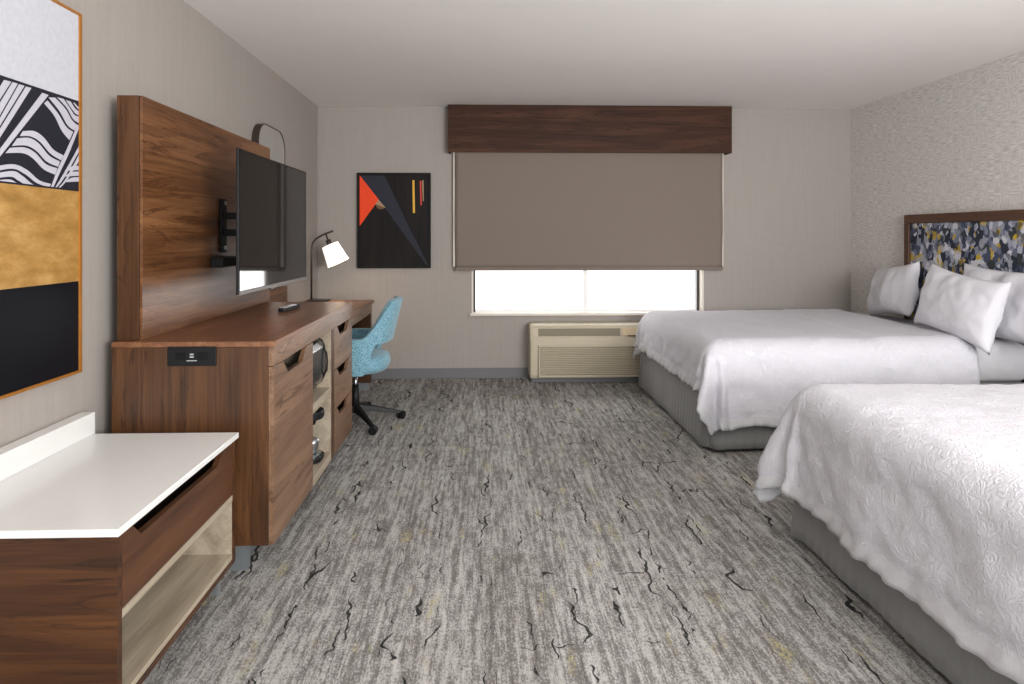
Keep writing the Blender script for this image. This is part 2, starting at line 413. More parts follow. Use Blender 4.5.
# ------------------------------------------------------------------ wall heater / air conditioner
t = thing('wall_heater', 'beige wall air conditioner and heater under the window', 'air conditioner', (.97, 5.49, 0))
PX0, PX1 = .428, 1.51
def prof(dy=0):      # y, z side profile of the housing
    return [(5.599, .045), (5.385, .045), (5.372, .075), (5.358, .395), (5.375, .415), (5.40, .487), (5.425, .508), (5.46, .519), (5.599, .521)]
bm = BM()
# shell with rounded ends: loft of shrinking profiles
secs = [(PX0, .965, .0), (PX0+.006, .985, 0), (PX0+.03, 1, 0), (PX1-.03, 1, 0), (PX1-.006, .985, 0), (PX1, .965, 0)]
rings = []
for x, s, _ in secs:
    rings.append([bm.verts.new((x, 5.599+(y-5.599)*(1 if s == 1 else s-.04*(1-s)), .045+(z-.045)*s)) for y, z in prof()])
for a, b in zip(rings, rings[1:]):
    for k in range(len(a)-1): bm.faces.new((a[k], a[k+1], b[k+1], b[k]))
    bm.faces.new((a[-1], a[0], b[0], b[-1]))
bm.faces.new(rings[0]); bm.faces.new(rings[-1][::-1])
shell = obj('housing', bm, M['ptac'], t, bevel=.004)
# front intake grille: recessed panel framed by a raised lip, with louvres
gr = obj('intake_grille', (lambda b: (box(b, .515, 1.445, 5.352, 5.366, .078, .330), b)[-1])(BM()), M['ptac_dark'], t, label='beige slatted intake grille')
bm = BM()
for k in range(15):
    z = .086+k*.0160
    prism(bm, [(5.352, z), (5.341, z+.002), (5.340, z+.007), (5.352, z+.0125)], 'x', .520, 1.440)
obj('louvre_panel', bm, M['ptac'], gr)
bm = BM()
box(bm, .500, .516, 5.340, 5.368, .066, .330); box(bm, 1.444, 1.46, 5.340, 5.368, .066, .330)
box(bm, .500, 1.46, 5.338, 5.368, .328, .345); box(bm, .500, 1.46, 5.338, 5.372, .062, .080)
obj('grille_rim', bm, M['ptac'], gr, bevel=.003)
# slanted discharge vent on top front
def slant(u0, u1):   # band on the slanted face between profile points
    a = Vector((5.375, .415)); b = Vector((5.40, .487)); return a.lerp(b, u0), a.lerp(b, u1)
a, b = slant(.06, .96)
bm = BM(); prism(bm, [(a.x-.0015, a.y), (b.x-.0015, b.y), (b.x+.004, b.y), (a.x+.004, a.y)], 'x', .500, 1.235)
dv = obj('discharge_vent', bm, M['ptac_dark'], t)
bm = BM()
for k in range(4):
    u0 = .1+k*.22; a1, b1 = slant(u0, u0+.09)
    prism(bm, [(a1.x-.004, a1.y), (b1.x-.003, b1.y), (b1.x, b1.y), (a1.x, a1.y)], 'x', .506, 1.229)
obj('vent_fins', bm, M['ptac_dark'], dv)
bm = BM(); prism(bm, [(a.x-.007, a.y+.004), (b.x-.007, b.y+.006), (b.x+.004, b.y+.006), (a.x+.004, a.y+.004)], 'x', 1.250, 1.46)
obj('control_lid', bm, M['ptac_lid'], t, bevel=.002, label='tan control lid')
obj('lid_slot', bx(1.295, 1.42, 5.361, 5.372, .420, .426), M['black_matte'], t)
obj('kick_base', bx(.446, 1.49, 5.42, 5.599, .0, .046), M['base_grey'], t)  # dark grey carries the shade under the housing

# ------------------------------------------------------------------ framed abstract on the back wall
t = thing('framed_painting', 'black framed abstract painting with orange triangle, hung beside the blind', 'painting', (-.80, 5.585, 1.45))
ax0, ax1, az0, az1 = -1.136, -.469, 1.016, 1.887
bm = BM()
for a in ((ax0, ax0+.018, az0, az1), (ax1-.018, ax1, az0, az1), (ax0+.018, ax1-.018, az0, az0+.018), (ax0+.018, ax1-.018, az1-.018, az1)):
    box(bm, a[0], a[1], 5.560, 5.598, a[2], a[3])
obj('frame', bm, M['black_matte'], t)
obj('canvas', bx(ax0+.018, ax1-.018, 5.577, 5.596, az0+.018, az1-.018), M['p_black'], t)
cv = [c for c in t.children if c.name.startswith('canvas')][0]
def patch(name, pts, mat, y=5.5765):
    bm = BM(); prism(bm, pts, 'y', y-.0012, y+.001); obj(name, bm, mat, cv)
patch('slate_wedge', [(-1.112, 1.862), (-.89, 1.862), (-.70, 1.46), (-.489, 1.036), (-.52, 1.06), (-.88, 1.56), (-1.0, 1.70)], M['p_slate'])
patch('orange_triangle', [(-1.116, 1.865), (-.940, 1.640), (-.975, 1.597), (-1.116, 1.400)], M['p_orange'], 5.5755)
patch('tan_wedge', [(-.944, 1.642), (-.878, 1.566), (-.972, 1.600)], M['p_tan'], 5.5752)
patch('brown_wedge', [(-.972, 1.598), (-.884, 1.566), (-.930, 1.553), (-.955, 1.565)], M['p_brown'], 5.5752)
patch('yellow_bar', [(-.636, 1.82), (-.618, 1.82), (-.612, 1.521), (-.632, 1.521)], M['p_yellow'])
patch('red_bar', [(-.570, 1.815), (-.556, 1.815), (-.550, 1.592), (-.562, 1.592)], M['p_red'])
patch('tan_bar', [(-.548, 1.82), (-.535, 1.82), (-.533, 1.63), (-.541, 1.63)], M['p_tan'])

# ------------------------------------------------------------------ large framed art, left wall
t = thing('framed_artwork', 'tall gold framed artwork in white, striped, gold and black bands on the left wall', 'artwork', (-1.48, 1.82, 1.46))
ly0, ly1, lz0, lz1 = 1.34, 2.268, .812, 2.122
bm = BM()
for a in ((ly0, ly0+.014, lz0, lz1), (ly1-.014, ly1, lz0, lz1), (ly0+.014, ly1-.014, lz0, lz0+.010), (ly0+.014, ly1-.014, lz1-.010, lz1)):
    box(bm, -1.499, -1.463, a[0], a[1], a[2], a[3])
obj('frame', bm, M['gold'], t, bevel=.001)
def band(name, z0, z1, mat, x=-1.468):
    o = obj(name, bx(-1.497, x, ly0+.014, ly1-.014, z0, z1), mat, t); return o
band('white_band', 1.801, lz1-.010, M['a_white']); sb = band('striped_band', 1.472, 1.801, M['a_navy'], -1.4675)
band('gold_band', 1.146, 1.472, M['a_gold']); band('black_band', lz0+.010, 1.146, M['a_black'])
def smooth_line(pts, n=14):
    out = []
    P_ = [pts[0]]+list(pts)+[pts[-1]]
    for i in range(1, len(P_)-2):
        p0, p1, p2, p3 = P_[i-1], P_[i], P_[i+1], P_[i+2]
        for k in range(n):
            s = k/n
            out.append(tuple(.5*((2*p1[c])+(-p0[c]+p2[c])*s+(2*p0[c]-5*p1[c]+4*p2[c]-p3[c])*s*s+(-p0[c]+3*p1[c]-3*p2[c]+p3[c])*s**3) for c in (0, 1)))
    out.append(pts[-1]); return out
# crop pixels of the striped field -> wall coordinates (y, z)
def to_yz(x, y):
    px = x/5.267; r = (px-500)/607; dx, dy = r*.99956+.0297, .99956-r*.0297
    tt = -1.4668/dx; Y = dy*tt; D = tt
    return Y, H-((70+y/5.267)-236)/607*D
def stripe(A, B, crop=True):
    A = smooth_line(A); B = smooth_line(B)
    if crop: A = [to_yz(*p) for p in A]; B = [to_yz(*p) for p in B]
    cl = lambda p: (min(max(p[0], ly0+.015), ly1-.015), min(max(p[1], 1.478), 1.796))
    A = [cl(p) for p in A]; B = [cl(p) for p in B]
    n = min(len(A), len(B)); LAY[0] += 1
    for i in range(n-1):
        try:
            q = [sbm.verts.new((-1.4671+LAY[0]*.00004, *p)) for p in (A[i*(len(A)-1)//(n-1)], A[(i+1)*(len(A)-1)//(n-1)], B[(i+1)*(len(B)-1)//(n-1)], B[i*(len(B)-1)//(n-1)])]
            sbm.faces.new(q)
        except Exception: pass
sbm = BM(); LAY = [0]
stripe([(-60, 120), (-160, 290)], [(-20, 100), (-140, 330)])
stripe([(22, 52), (-70, 198)], [(60, 62), (-70, 265)])
for x0, x1, y0, y1 in ((66, 94, 172, 238), (100, 130, 248, 290), (137, 166, 302, 350)):
    stripe([(x0, 64+(x0-66)*.32), (-70, y0+(y0-64)*70/x0)], [(x1, 72+(x0-66)*.32), (-70, y1+(y1-72)*70/x1)])
stripe([(222, 120), (-70, 508)], [(256, 132), (-70, 545)])
stripe([(232, 176), (285, 240), (325, 320), (366, 370)], [(250, 160), (305, 228), (350, 300), (386, 326)])
stripe([(256, 145), (312, 215), (355, 290), (394, 320)], [(290, 145), (345, 205), (378, 262), (408, 290)])
stripe([(300, 143), (352, 200), (385, 258), (416, 280)], [(335, 152), (368, 200), (392, 236), (418, 246)])
stripe([(345, 157), (378, 205), (398, 230), (418, 240)], [(372, 166), (390, 195), (404, 210), (418, 218)])
stripe([(385, 172), (398, 190), (408, 202), (418, 210)], [(392, 172), (402, 184), (410, 192), (418, 198)])
stripe([(120, 322), (180, 322), (230, 355), (280, 418), (335, 450)], [(104, 348), (160, 350), (210, 378), (265, 440), (322, 476)])
stripe([(90, 360), (155, 358), (205, 388), (258, 450), (315, 482)], [(62, 400), (135, 398), (190, 425), (245, 482), (306, 510)])
stripe([(52, 410), (128, 408), (185, 436), (240, 494), (302, 518)], [(28, 438), (118, 438), (172, 465), (228, 522), (290, 552)])
stripe([(-80, 520), (60, 496), (140, 525), (205, 580), (268, 600)], [(-80, 545), (60, 520), (130, 548), (195, 596), (262, 618)])
stripe([(-80, 556), (60, 532), (115, 556), (170, 600), (230, 622)], [(-80, 580), (50, 562), (95, 582), (140, 608), (190, 622)])
stripe([(-80, 590), (40, 576), (80, 590), (112, 610)], [(-80, 606), (30, 604), (60, 608), (90, 612)])
stripe([(410, 285), (345, 430), (300, 530), (264, 625)], [(418, 300), (362, 440), (315, 540), (278, 625)])
stripe([(418, 395), (360, 500), (320, 570), (284, 628)], [(418, 425), (368, 515), (328, 582), (290, 628)])
stripe([(418, 440), (375, 520), (335, 588), (296, 630)], [(418, 475), (385, 530), (345, 590), (306, 630)])
for y0 in (505, 535, 565): stripe([(418, y0), (380, y0+2), (350, y0+16)], [(418, y0+22), (375, y0+24), (340, y0+26)])
# the rest of the field, outside the picture: diagonal stripes continue
for k in range(5):
    y = 1.36+k*.075
    stripe([(y, 1.48), (y+.17, 1.80)], [(y+.04, 1.48), (y+.21, 1.80)], False)
obj('painted_stripes', sbm, M['a_line'], sb, label='pale curved stripes', keep=True)

# ------------------------------------------------------------------ TV console
t = thing('media_console', 'long walnut media console with one door, open bay and three drawers', 'console', (-1.12, 3.1, 0))
CX0, CX1, CY0, CY1 = -1.43, -.81, 2.385, 3.815
obj('top', bx(CX0, CX1+.004, CY0, CY1, .879, .900), M['wood_top'], t, bevel=.0015)
obj('side_panel', bx(CX0, CX1-.022, CY0+.003, CY0+.025, .105, .878), M['wood_z'], t, bevel=.001)
obj('side_panel', bx(CX0, CX1-.022, CY1-.024, CY1-.003, .105, .878), M['wood_z'], t, bevel=.001)
obj('top_rail', bx(CX1-.021, CX1, CY0+.003, CY1-.003, .803, .878), M['wood_front_lit'], t, bevel=.001)
obj('back_panel', bx(CX0, CX0+.012, CY0+.026, CY1-.025, .105, .878), M['greige'], t)
obj('bottom_panel', bx(CX0+.013, CX1, 2.938, 3.286, .105, .150), M['greige'], t)
obj('bottom_panel', bx(CX0+.013, CX1-.023, CY0+.026, 2.915, .105, .125), M['dark_in'], t)
obj('bottom_panel', bx(CX0+.013, CX1-.023, 3.365, CY1-.025, .105, .125), M['dark_in'], t)
obj('divider', bx(CX0+.013, CX1-.023, 2.916, 2.937, .105, .878), M['greige'], t)
obj('divider', bx(CX0+.013, CX1-.004, 3.287, 3.306, .105, .803), M['greige'], t)
obj('divider', bx(CX0+.013, CX1, 3.307, 3.356, .105, .803), M['wood_z'], t, label='dark walnut upright')
obj('shelf', bx(CX0+.013, CX1-.003, 2.938, 3.286, .452, .498), M['greige'], t, bevel=.001)
def notched(y0, y1, z0, z1, n):
    pts = [(y0, z0), (y1, z0), (y1, z1)]+[(n[3], z1), (n[2], z1-n[4]), (n[1], z1-n[4]), (n[0], z1)]+[(y0, z1)]
    bm = BM(); prism(bm, pts, 'x', CX1-.021, CX1); return bm
obj('door', notched(CY0+.004, 2.936, .108, .800, (2.504, 2.562, 2.765, 2.83, .058)), M['wood_front_lit'], t, bevel=.001)
for z0, z1 in ((.570, .800), (.350, .565), (.108, .345)):
    d = obj('drawer', notched(3.360, CY1-.004, z0, z1, (3.43, 3.49, 3.675, 3.735, .052)), M['wood_front_lit'], t, bevel=.001)
    bm = BM(); y0, y1 = 3.37, CY1-.03
    zb, zt = z0+.02, z1-.075
    box(bm, CX0+.05, CX1-.022, y0, y1, zb, zb+.012); box(bm, CX0+.05, CX1-.022, y0, y0+.012, zb, zt); box(bm, CX0+.05, CX1-.022, y1-.012, y1, zb, zt)
    obj('drawer_box', bm, M['dark_in'], d)
obj('plinth', (lambda b: (box(b, -1.38, -.92, 2.405, 2.44, 0, .105), box(b, -1.38, -.95, 2.441, 3.76, 0.0, .105), b)[-1])(BM()), M['plinth'], t, label='grey steel plinth')
# power outlet plate fixed in the console side
pl = obj('power_outlet', bx(-1.215, -1.029, 2.381, 2.388, .807, .882), M['black'], t, bevel=.002, label='black power outlet plate')
for cx in (-1.163, -1.080):
    so = obj('socket', bx(cx-.020, cx+.020, 2.3785, 2.3808, .831, .861), M['black_matte'], pl)
for z in (.852, .842): obj('usb_port', bx(-1.128, -1.114, 2.3786, 2.3808, z-.002, z+.003), M['silver'], pl)
obj('indicator_strip', bx(-1.140, -1.102, 2.3788, 2.3808, .8265, .8295), M['silver'], pl)

# back panel behind the television
t = thing('wall_panel', 'tall walnut backing panel standing on the console behind the television', 'panel', (-1.385, 3.14, .89))
obj('panel_face', bx(-1.346, -1.335, 2.428, 3.868, .901, 1.862), M['wood_y'], t, bevel=.001)
obj('panel_box', bx(-1.430, -1.347, 2.422, 3.860, .901, 1.862), M['wood_z'], t, bevel=.001)

# television
t = thing('television', 'flat black wall television mounted on the walnut panel', 'television', (-1.05, 3.08, 1.37))
TY0, TY1, TZ0, TZ1 = 2.612, 3.605, 1.058, 1.686
obj('housing', bx(-1.046, -1.034, TY0, TY1, TZ0, TZ1), M['black'], t, bevel=.003)
obj('rear_cover', bx(-1.074, -1.047, TY0+.12, TY1-.12, TZ0+.05, TZ1-.16), M['black_matte'], t, bevel=.01)
obj('screen', bx(-1.0338, -1.0322, TY0+.008, TY1-.008, TZ0+.016, TZ1-.008), M['screen'], t)
bm = BM(); box(bm, -1.036, -1.0312, TY0, TY1, TZ0, TZ0+.014); box(bm, -1.044, -1.0312, 3.0, 3.06, TZ0-.008, TZ0)
obj('lower_bezel', bm, M['bronze'], t)
# wall mount
t = thing('tv_mount', 'black articulated wall bracket holding the television', 'bracket', (-1.325, 3.15, 1.37))
obj('wall_plate', bx(-1.334, -1.320, 3.125, 3.185, 1.225, 1.500), M['black_matte'], t, bevel=.003)
for z in (1.478, 1.250):
    bm = BM(); tube(bm, [(-1.322, 3.155, z), (-1.314, 3.155, z)], .011, 14); obj('bolt', bm, M['chrome'], t)
bm = BM(); box(bm, -1.320, -1.230, 3.135, 3.175, 1.395, 1.430); box(bm, -1.320, -1.230, 3.135, 3.175, 1.310, 1.345)
box(bm, -1.240, -1.215, 3.13, 3.18, 1.30, 1.44)
obj('swing_arm', bm, M['black_matte'], t, bevel=.003)
bm = BM(); prism(bm, [(-1.215, 3.135), (-1.215, 3.175), (-1.10, 3.12), (-1.10, 3.08)], 'z', 1.395, 1.430)
prism(bm, [(-1.215, 3.135), (-1.215, 3.175), (-1.10, 3.12), (-1.10, 3.08)], 'z', 1.310, 1.345)
obj('swing_arm', bm, M['black_matte'], t)
obj('tv_plate', bx(-1.100, -1.0745, 3.00, 3.22, 1.28, 1.46), M['black_matte'], t, bevel=.003)
# cable box under the bracket
t = thing('cable_box', 'small black box with cables fixed below the television bracket', 'box', (-1.30, 3.14, 1.18))
obj('case', bx(-1.334, -1.270, 3.02, 3.22, 1.155, 1.205), M['black'], t, bevel=.004)
for dy, dz in ((.0, .0), (.04, -.02)):
    bm = BM(); tube(bm, [(-1.270, 3.14+dy, 1.190+dz), (-1.22, 3.135+dy, 1.192+dz), (-1.15, 3.10+dy, 1.205+dz), (-1.09, 3.06+dy, 1.225)], .0045, 8)
    obj('cable', bm, M['black_matte'], t, smooth=True)

# remote control
t = thing('remote_control', 'black remote control with silver keypad on the walnut console top', 'remote', (-1.06, 3.42, .901))
c_, s_ = math.cos(-.10), math.sin(-.10)
def rot_loc(bm, ang, loc):
    bmesh.ops.transform(bm, matrix=Matrix.Translation(loc) @ Matrix.Rotation(ang, 4, 'Z'), verts=bm.verts); return bm
rl = Vector((-1.068, 3.40, .901)); ra = -.10
bm = BM(); prism(bm, rrect(.05, .20, .018, 5), 'z', 0, .020); rot_loc(bm, ra, rl); obj('body', bm, M['black'], t, bevel=.004)
bm = BM(); prism(bm, rrect(.038, .085, .008, 4), 'z', .0202, .0222); rot_loc(bm, ra, rl+Vector((-.005, -.045, 0))); obj('keypad', bm, M['silver'], t)
for i in range(3):
    for j in range(4):
        bm = bx(-.016+i*.011, -.008+i*.011, .012+j*.016, .021+j*.016, .0202, .0232)
        rot_loc(bm, ra, rl); obj('button', bm, M['white_pl'], t)

# microwave in the open bay
t = thing('microwave', 'black compact microwave on the console shelf', 'microwave', (-1.05, 3.11, .499))
bm = BM(); box(bm, -1.26, -.905, 2.965, 3.275, .512, .775); obj('case', bm, M['black'], t, bevel=.008)
for x, y in ((-1.22, 3.0), (-1.22, 3.24), (-.93, 3.0), (-.93, 3.24)):
    bm = BM(); tube(bm, [(x, y, .4985), (x, y, .512)], .012, 10); obj('foot', bm, M['black_matte'], t)
pr = [(-.904, .518), (-.875, .520), (-.853, .535), (-.838, .570), (-.832, .62), (-.832, .68), (-.838, .725), (-.853, .757), (-.875, .770), (-.904, .770)]
bm = BM(); prism(bm, pr, 'y', 2.968, 3.250)
dr = obj('door', bm, M['dglass'], t, bevel=.003)
bm = BM(); prism(bm, [(x*1.0-.002*(k in (4, 5)), z) for k, (x, z) in enumerate(pr)], 'y', 3.251, 3.275); obj('control_strip', bm, M['black'], t, bevel=.003)
bm = BM(); tube(bm, [(-.845, 3.238, .56), (-.822, 3.238, .60), (-.818, 3.238, .645), (-.822, 3.238, .69), (-.845, 3.238, .73)], .005, 8)
obj('handle', bm, M['black'], dr, smooth=True)

# coffee maker in the lower bay
t = thing('coffee_maker', 'small black coffee maker on the bottom of the open console bay', 'coffee maker', (-.93, 3.17, .151))
bm = BM(); prism(bm, [(x-.925, y+3.17) for x, y in rrect(.20, .15, .05, 6)], 'z', .152, .176); obj('base', bm, M['black'], t, bevel=.003)
bm = BM(); prism(bm, [(x-.985, y+3.17) for x, y in rrect(.09, .13, .03, 6)], 'z', .177, .36); obj('column', bm, M['black'], t, bevel=.003)
bm = BM(); prism(bm, [(x-.925, y+3.17) for x, y in rrect(.21, .14, .06, 6)], 'z', .368, .412); obj('brew_head', bm, M['black'], t, bevel=.01)
bm = BM(); prism(bm, [(x-.88, y+3.17) for x, y in rrect(.085, .10, .03, 6)], 'z', .177, .185); obj('drip_tray', bm, M['chrome'], t)
bm = BM(); tube(bm, [(-.88, 3.17, .335), (-.88, 3.17, .360)], [.016, .026], 14); obj('spout', bm, M['black_matte'], t)
x, y, zc = -.878, 3.17, .186
bm = BM(); tube(bm, [(x, y, zc), (x, y, zc+.012), (x, y, zc+.055), (x, y, zc+.075)], [.022, .028, .033, .030], 18)
o = obj('metal_cup', bm, M['chrome'], smooth=True, org=(x, y, zc)); tag(o, 'small shiny cup on the tray of the coffee maker', 'cup')
bm = BM(); tube(bm, [(x, y-.028, zc+.062), (x, y-.052, zc+.055), (x, y-.054, zc+.03), (x, y-.029, zc+.018)], .004, 8); obj('handle', bm, M['black'], o, smooth=True)

# ------------------------------------------------------------------ desk
t = thing('writing_desk', 'walnut writing desk in the far left corner beyond the console', 'desk', (-1.22, 4.5, 0))
obj('desk_top', bx(-1.499, -.925, 3.818, 5.25, .735, .762), M['wood_top'], t, bevel=.002)
obj('apron', bx(-.962, -.942, 3.82, 5.19, .655, .734), M['wood_front_lit'], t, bevel=.001)
obj('end_panel', bx(-1.46, -.945, 5.192, 5.230, .06, .734), M['wood_z'], t, bevel=.001)
obj('end_foot', bx(-1.44, -.965, 5.197, 5.225, 0, .06), M['plinth'], t)
obj('end_panel', bx(-1.46, -1.0, 3.835, 3.860, 0.0, .734), M['wood_z'], t)
obj('upstand', bx(-1.499, -1.465, 3.95, 4.62, .763, .935), M['wood_y'], t, bevel=.001)

# mirror over the desk
t = thing('wall_mirror', 'tall mirror with rounded corners and bronze rim above the desk', 'mirror', (-1.47, 4.28, 1.5))
my, mz, mw, mh = 4.262, 1.52, .535, 1.09
outer = rrect(mw, mh, .14, 12); inner = rrect(mw-.012, mh-.012, .134, 12)
bm = BM(); n = len(outer)
A = [[bm.verts.new((x, p[0]+my, p[1]+mz)) for p in ps] for x, ps in ((-1.499, outer), (-1.452, outer), (-1.452, inner), (-1.462, inner))]
for a, b in zip(A, A[1:]):
    for k in range(n): bm.faces.new((a[k], a[(k+1) % n], b[(k+1) % n], b[k]))
obj('rim', bm, M['bronze'], t)
bm = BM(); prism(bm, [(p[0]+my, p[1]+mz) for p in inner], 'x', -1.475, -1.455); obj('mirror_glass', bm, M['mirror'], t)

# desk lamp
t = thing('desk_lamp', 'bronze arc desk lamp with tilted white shade, lit, on the desk', 'lamp', (-1.42, 5.12, .763))
LY = 5.12; dx_ = .012
def lp(x, z): return (x*LY/5.25+dx_*0, LY, H+(z-H)*LY/5.25)
zb = .763
bm = BM(); prism(bm, [(-1.366+x, LY+y) for x, y in rrect(.175, .13, .02, 6)], 'z', zb, zb+.016); obj('base', bm, M['bronze'], t, bevel=.003)
arc = [(-1.425, LY, zb+.015), (-1.425, LY, 1.18), (-1.421, LY, 1.225), (-1.408, LY, 1.262), (-1.380, LY, 1.292), (-1.34, LY, 1.314), (-1.30, LY, 1.332), (-1.245, LY, 1.352)]
bm = BM(); tube(bm, arc, .0085, 12); obj('pole', bm, M['bronze'], t, smooth=True)
top = Vector((-1.305, LY, 1.330)); axis = Vector((.42, 0, -.907)).normalized()
bm = BM(); tube(bm, [top, top+Vector((.012, 0, -.045)), top+Vector((.016, 0, -.05))+axis*.01], .007, 10)
s0 = top+Vector((.018, 0, -.060))
tube(bm, [s0-axis*.008, s0+axis*.05], .022, 14); obj('socket', bm, M['bronze'], t, smooth=True)
sa = s0+axis*.038; bm = BM()
u = axis.cross(Vector((0, 1, 0))).normalized(); v = Vector((0, 1, 0))
def ring(c, r): return [bm.verts.new(c+(u*math.cos(2*PI*k/32)+v*math.sin(2*PI*k/32))*r) for k in range(32)]
r0 = ring(sa, .070); r1 = ring(sa+axis*.165, .093)
for k in range(32): bm.faces.new((r0[k], r0[(k+1) % 32], r1[(k+1) % 32], r1[k]))
ri = ring(sa, .020)
for k in range(32): bm.faces.new((ri[k], ri[(k+1) % 32], r0[(k+1) % 32], r0[k]))
o = obj('lamp_shade', bm, M['shade'], t, smooth=False); sm = o.modifiers.new('s', 'SOLIDIFY'); sm.thickness = .002
bm = BM(); bmesh.ops.create_uvsphere(bm, u_segments=16, v_segments=10, radius=.026, matrix=Matrix.Translation(sa+axis*.07)); obj('bulb', bm, M['bulb'], t, smooth=True)
ld = bpy.data.lights.new('lamp_bulb', 'POINT'); ld.energy = 1.2; ld.color = (1, .78, .55); ld.shadow_soft_size = .03
lo = bpy.data.objects.new('lamp_bulb', ld); COL.objects.link(lo); lo.location = (sa+axis*.12)-ORG[t.name]; lo.parent = t

# ------------------------------------------------------------------ office chair
CC = Vector((-.888, 4.295, 0))
t = thing('office_chair', 'light blue tweed swivel armchair pushed up to the desk', 'chair', CC)
nphi, nh = 72, 12; bm = BM(); grid = []
def sstep(a, b, x):
    q = min(1, max(0, (x-a)/(b-a))); return q*q*(3-2*q)
for i in range(nphi+1):
    ph = math.radians(-138+276*i/nphi); ap = abs(math.degrees(ph))
    topz = .868 - .245*sstep(28, 80, ap) - .03*sstep(95, 138, ap)
    botz = .585 - .208*sstep(52, 68, ap) + .06*sstep(112, 138, ap)
    row = []
    for j in range(nh+1):
        z = botz+(topz-botz)*j/nh
        ce, se = math.cos(ph), math.sin(ph); e = .72
        x = math.copysign(abs(ce)**e, ce)*.235; y = math.copysign(abs(se)**e, se)*.265
        lean = (z-.50)*.25*max(0, ce)**.7
        taper = -.02*sstep(.62, .88, z)
        flare = (z-.36)/.3*.02 if z < .66 else .02
        x += lean; y *= 1+taper/.265 - (.06 if z < .45 else 0)*sstep(.45, .36, z) + flare*.3
        row.append(bm.verts.new(CC+Vector((x, y, z))))
    grid.append(row)
for i in range(nphi):
    for j in range(nh): bm.faces.new((grid[i][j], grid[i+1][j], grid[i+1][j+1], grid[i][j+1]))
o = obj('back_shell', bm, M['tweed'], t, smooth=True)
m_ = o.modifiers.new('s', 'SOLIDIFY'); m_.thickness = .045; m_.offset = -1
m_ = o.modifiers.new('b', 'BEVEL'); m_.width = .016; m_.segments = 3; m_.limit_method = 'ANGLE'; m_.angle_limit = 1.0
def cushion(bm, c, a, b, z0, z1, n=56, e=.75, crown=.02):
    levels = [(0, z0), (.80, z0), (.93, z0+.012), (1.0, z0+.04), (1.0, z1-.04), (.95, z1-.012), (.84, z1), (.5, z1+crown*.7), (0, z1+crown)]
    prev = None
    for s, z in levels:
        if s == 0: cur = [bm.verts.new((c[0], c[1], z))]
        else:
            cur = []
            for k in range(n):
                an = 2*PI*k/n; ce, se = math.cos(an), math.sin(an)
                cur.append(bm.verts.new((c[0]+math.copysign(abs(ce)**e, ce)*a*s, c[1]+math.copysign(abs(se)**e, se)*b*s, z)))
        if prev:
            if len(prev) == 1:
                for k in range(n): bm.faces.new((prev[0], cur[(k+1) % n], cur[k]))
            elif len(cur) == 1:
                for k in range(n): bm.faces.new((prev[k], prev[(k+1) % n], cur[0]))
            else:
                for k in range(n): bm.faces.new((prev[k], prev[(k+1) % n], cur[(k+1) % n], cur[k]))
        prev = cur
bm = BM(); cushion(bm, (CC.x-.012, CC.y), .250, .235, .372, .488); obj('seat', bm, M['tweed'], t, smooth=True)
bm = BM(); box(bm, CC.x-.09, CC.x+.09, CC.y-.08, CC.y+.08, .345, .371); obj('tilt_plate', bm, M['black'], t, bevel=.006)
bm = BM(); tube(bm, [CC+Vector((0, 0, .345)), CC+Vector((0, 0, .20))], .014, 14); obj('gas_lift', bm, M['chrome'], t, smooth=True)
bm = BM(); tube(bm, [CC+Vector((0, 0, .27)), CC+Vector((0, 0, .075))], [.024, .030], 16); obj('column', bm, M['black'], t, smooth=True)
a0 = math.atan2(4.375-CC.y, -.583-CC.x)
for k in range(5):
    a = a0+2*PI*k/5; d = Vector((math.cos(a), math.sin(a), 0)); R = .318
    bm = BM(); w_ = Vector((-d.y, d.x, 0))
    secs = []
    for s, z, hh, ww in ((.02, .150, .045, .026), (.12, .138, .036, .022), (.24, .112, .024, .018), (R+.005, .092, .016, .015)):
        c = CC+d*s; secs.append([bm.verts.new(c+w_*(sx*ww)+Vector((0, 0, z-.075+.03+sz*hh/2))) for sx, sz in ((-1, -1), (1, -1), (.7, 1), (-.7, 1))])
    for p, q in zip(secs, secs[1:]):
        for i in range(4): bm.faces.new((p[i], p[(i+1) % 4], q[(i+1) % 4], q[i]))
    bm.faces.new(secs[0]); bm.faces.new(secs[-1][::-1])
    obj('base_leg', bm, M['black'], t, bevel=.004)
    cc = CC+d*R; ca = a+.9; cd = Vector((math.cos(ca), math.sin(ca), 0)); cn = Vector((-cd.y, cd.x, 0))
    bm = BM()
    for s in (-1, 1): tube(bm, [cc+cn*(s*.007)+Vector((0, 0, .029)), cc+cn*(s*.024)+Vector((0, 0, .029))], .029, 18)
    cs = obj('caster', bm, M['black'], t, bevel=.003)
    bm = BM(); tube(bm, [cc+Vector((0, 0, .020)), cc+Vector((0, 0, .055))], .007, 8)
    box(bm, cc.x-.012, cc.x+.012, cc.y-.012, cc.y+.012, .040, .054)
    obj('stem', bm, M['black_matte'], cs)

# ------------------------------------------------------------------ luggage bench
t = thing('luggage_bench', 'low walnut luggage bench with white top, drawer and open shelf', 'bench', (-1.2, 1.93, 0))
BX0, BX1, BY0, BY1 = -1.49, -.918, 1.556, 2.290
obj('bench_top', bx(BX0, BX1+.008, BY0-.008, BY1+.012, .555, .575), M['white_top'], t, bevel=.002)
obj('upstand', bx(BX0, -1.438, BY0-.008, BY1+.012, .5755, .656), M['white_top'], t, bevel=.002)
obj('end_panel', bx(BX0, BX1, BY0, BY0+.022, .100, .554), M['wood_x'], t, bevel=.001)
ep = obj('end_panel', bx(BX0, BX1, BY1-.022, BY1, .100, .554), M['wood_x'], t, bevel=.001)
obj('panel_lining', bx(BX0+.01, BX1-.004, BY1-.0255, BY1-.0225, .137, .333), M['greige'], ep)
obj('back_panel', bx(BX0, BX0+.012, BY0+.023, BY1-.026, .10, .554), M['greige'], t)
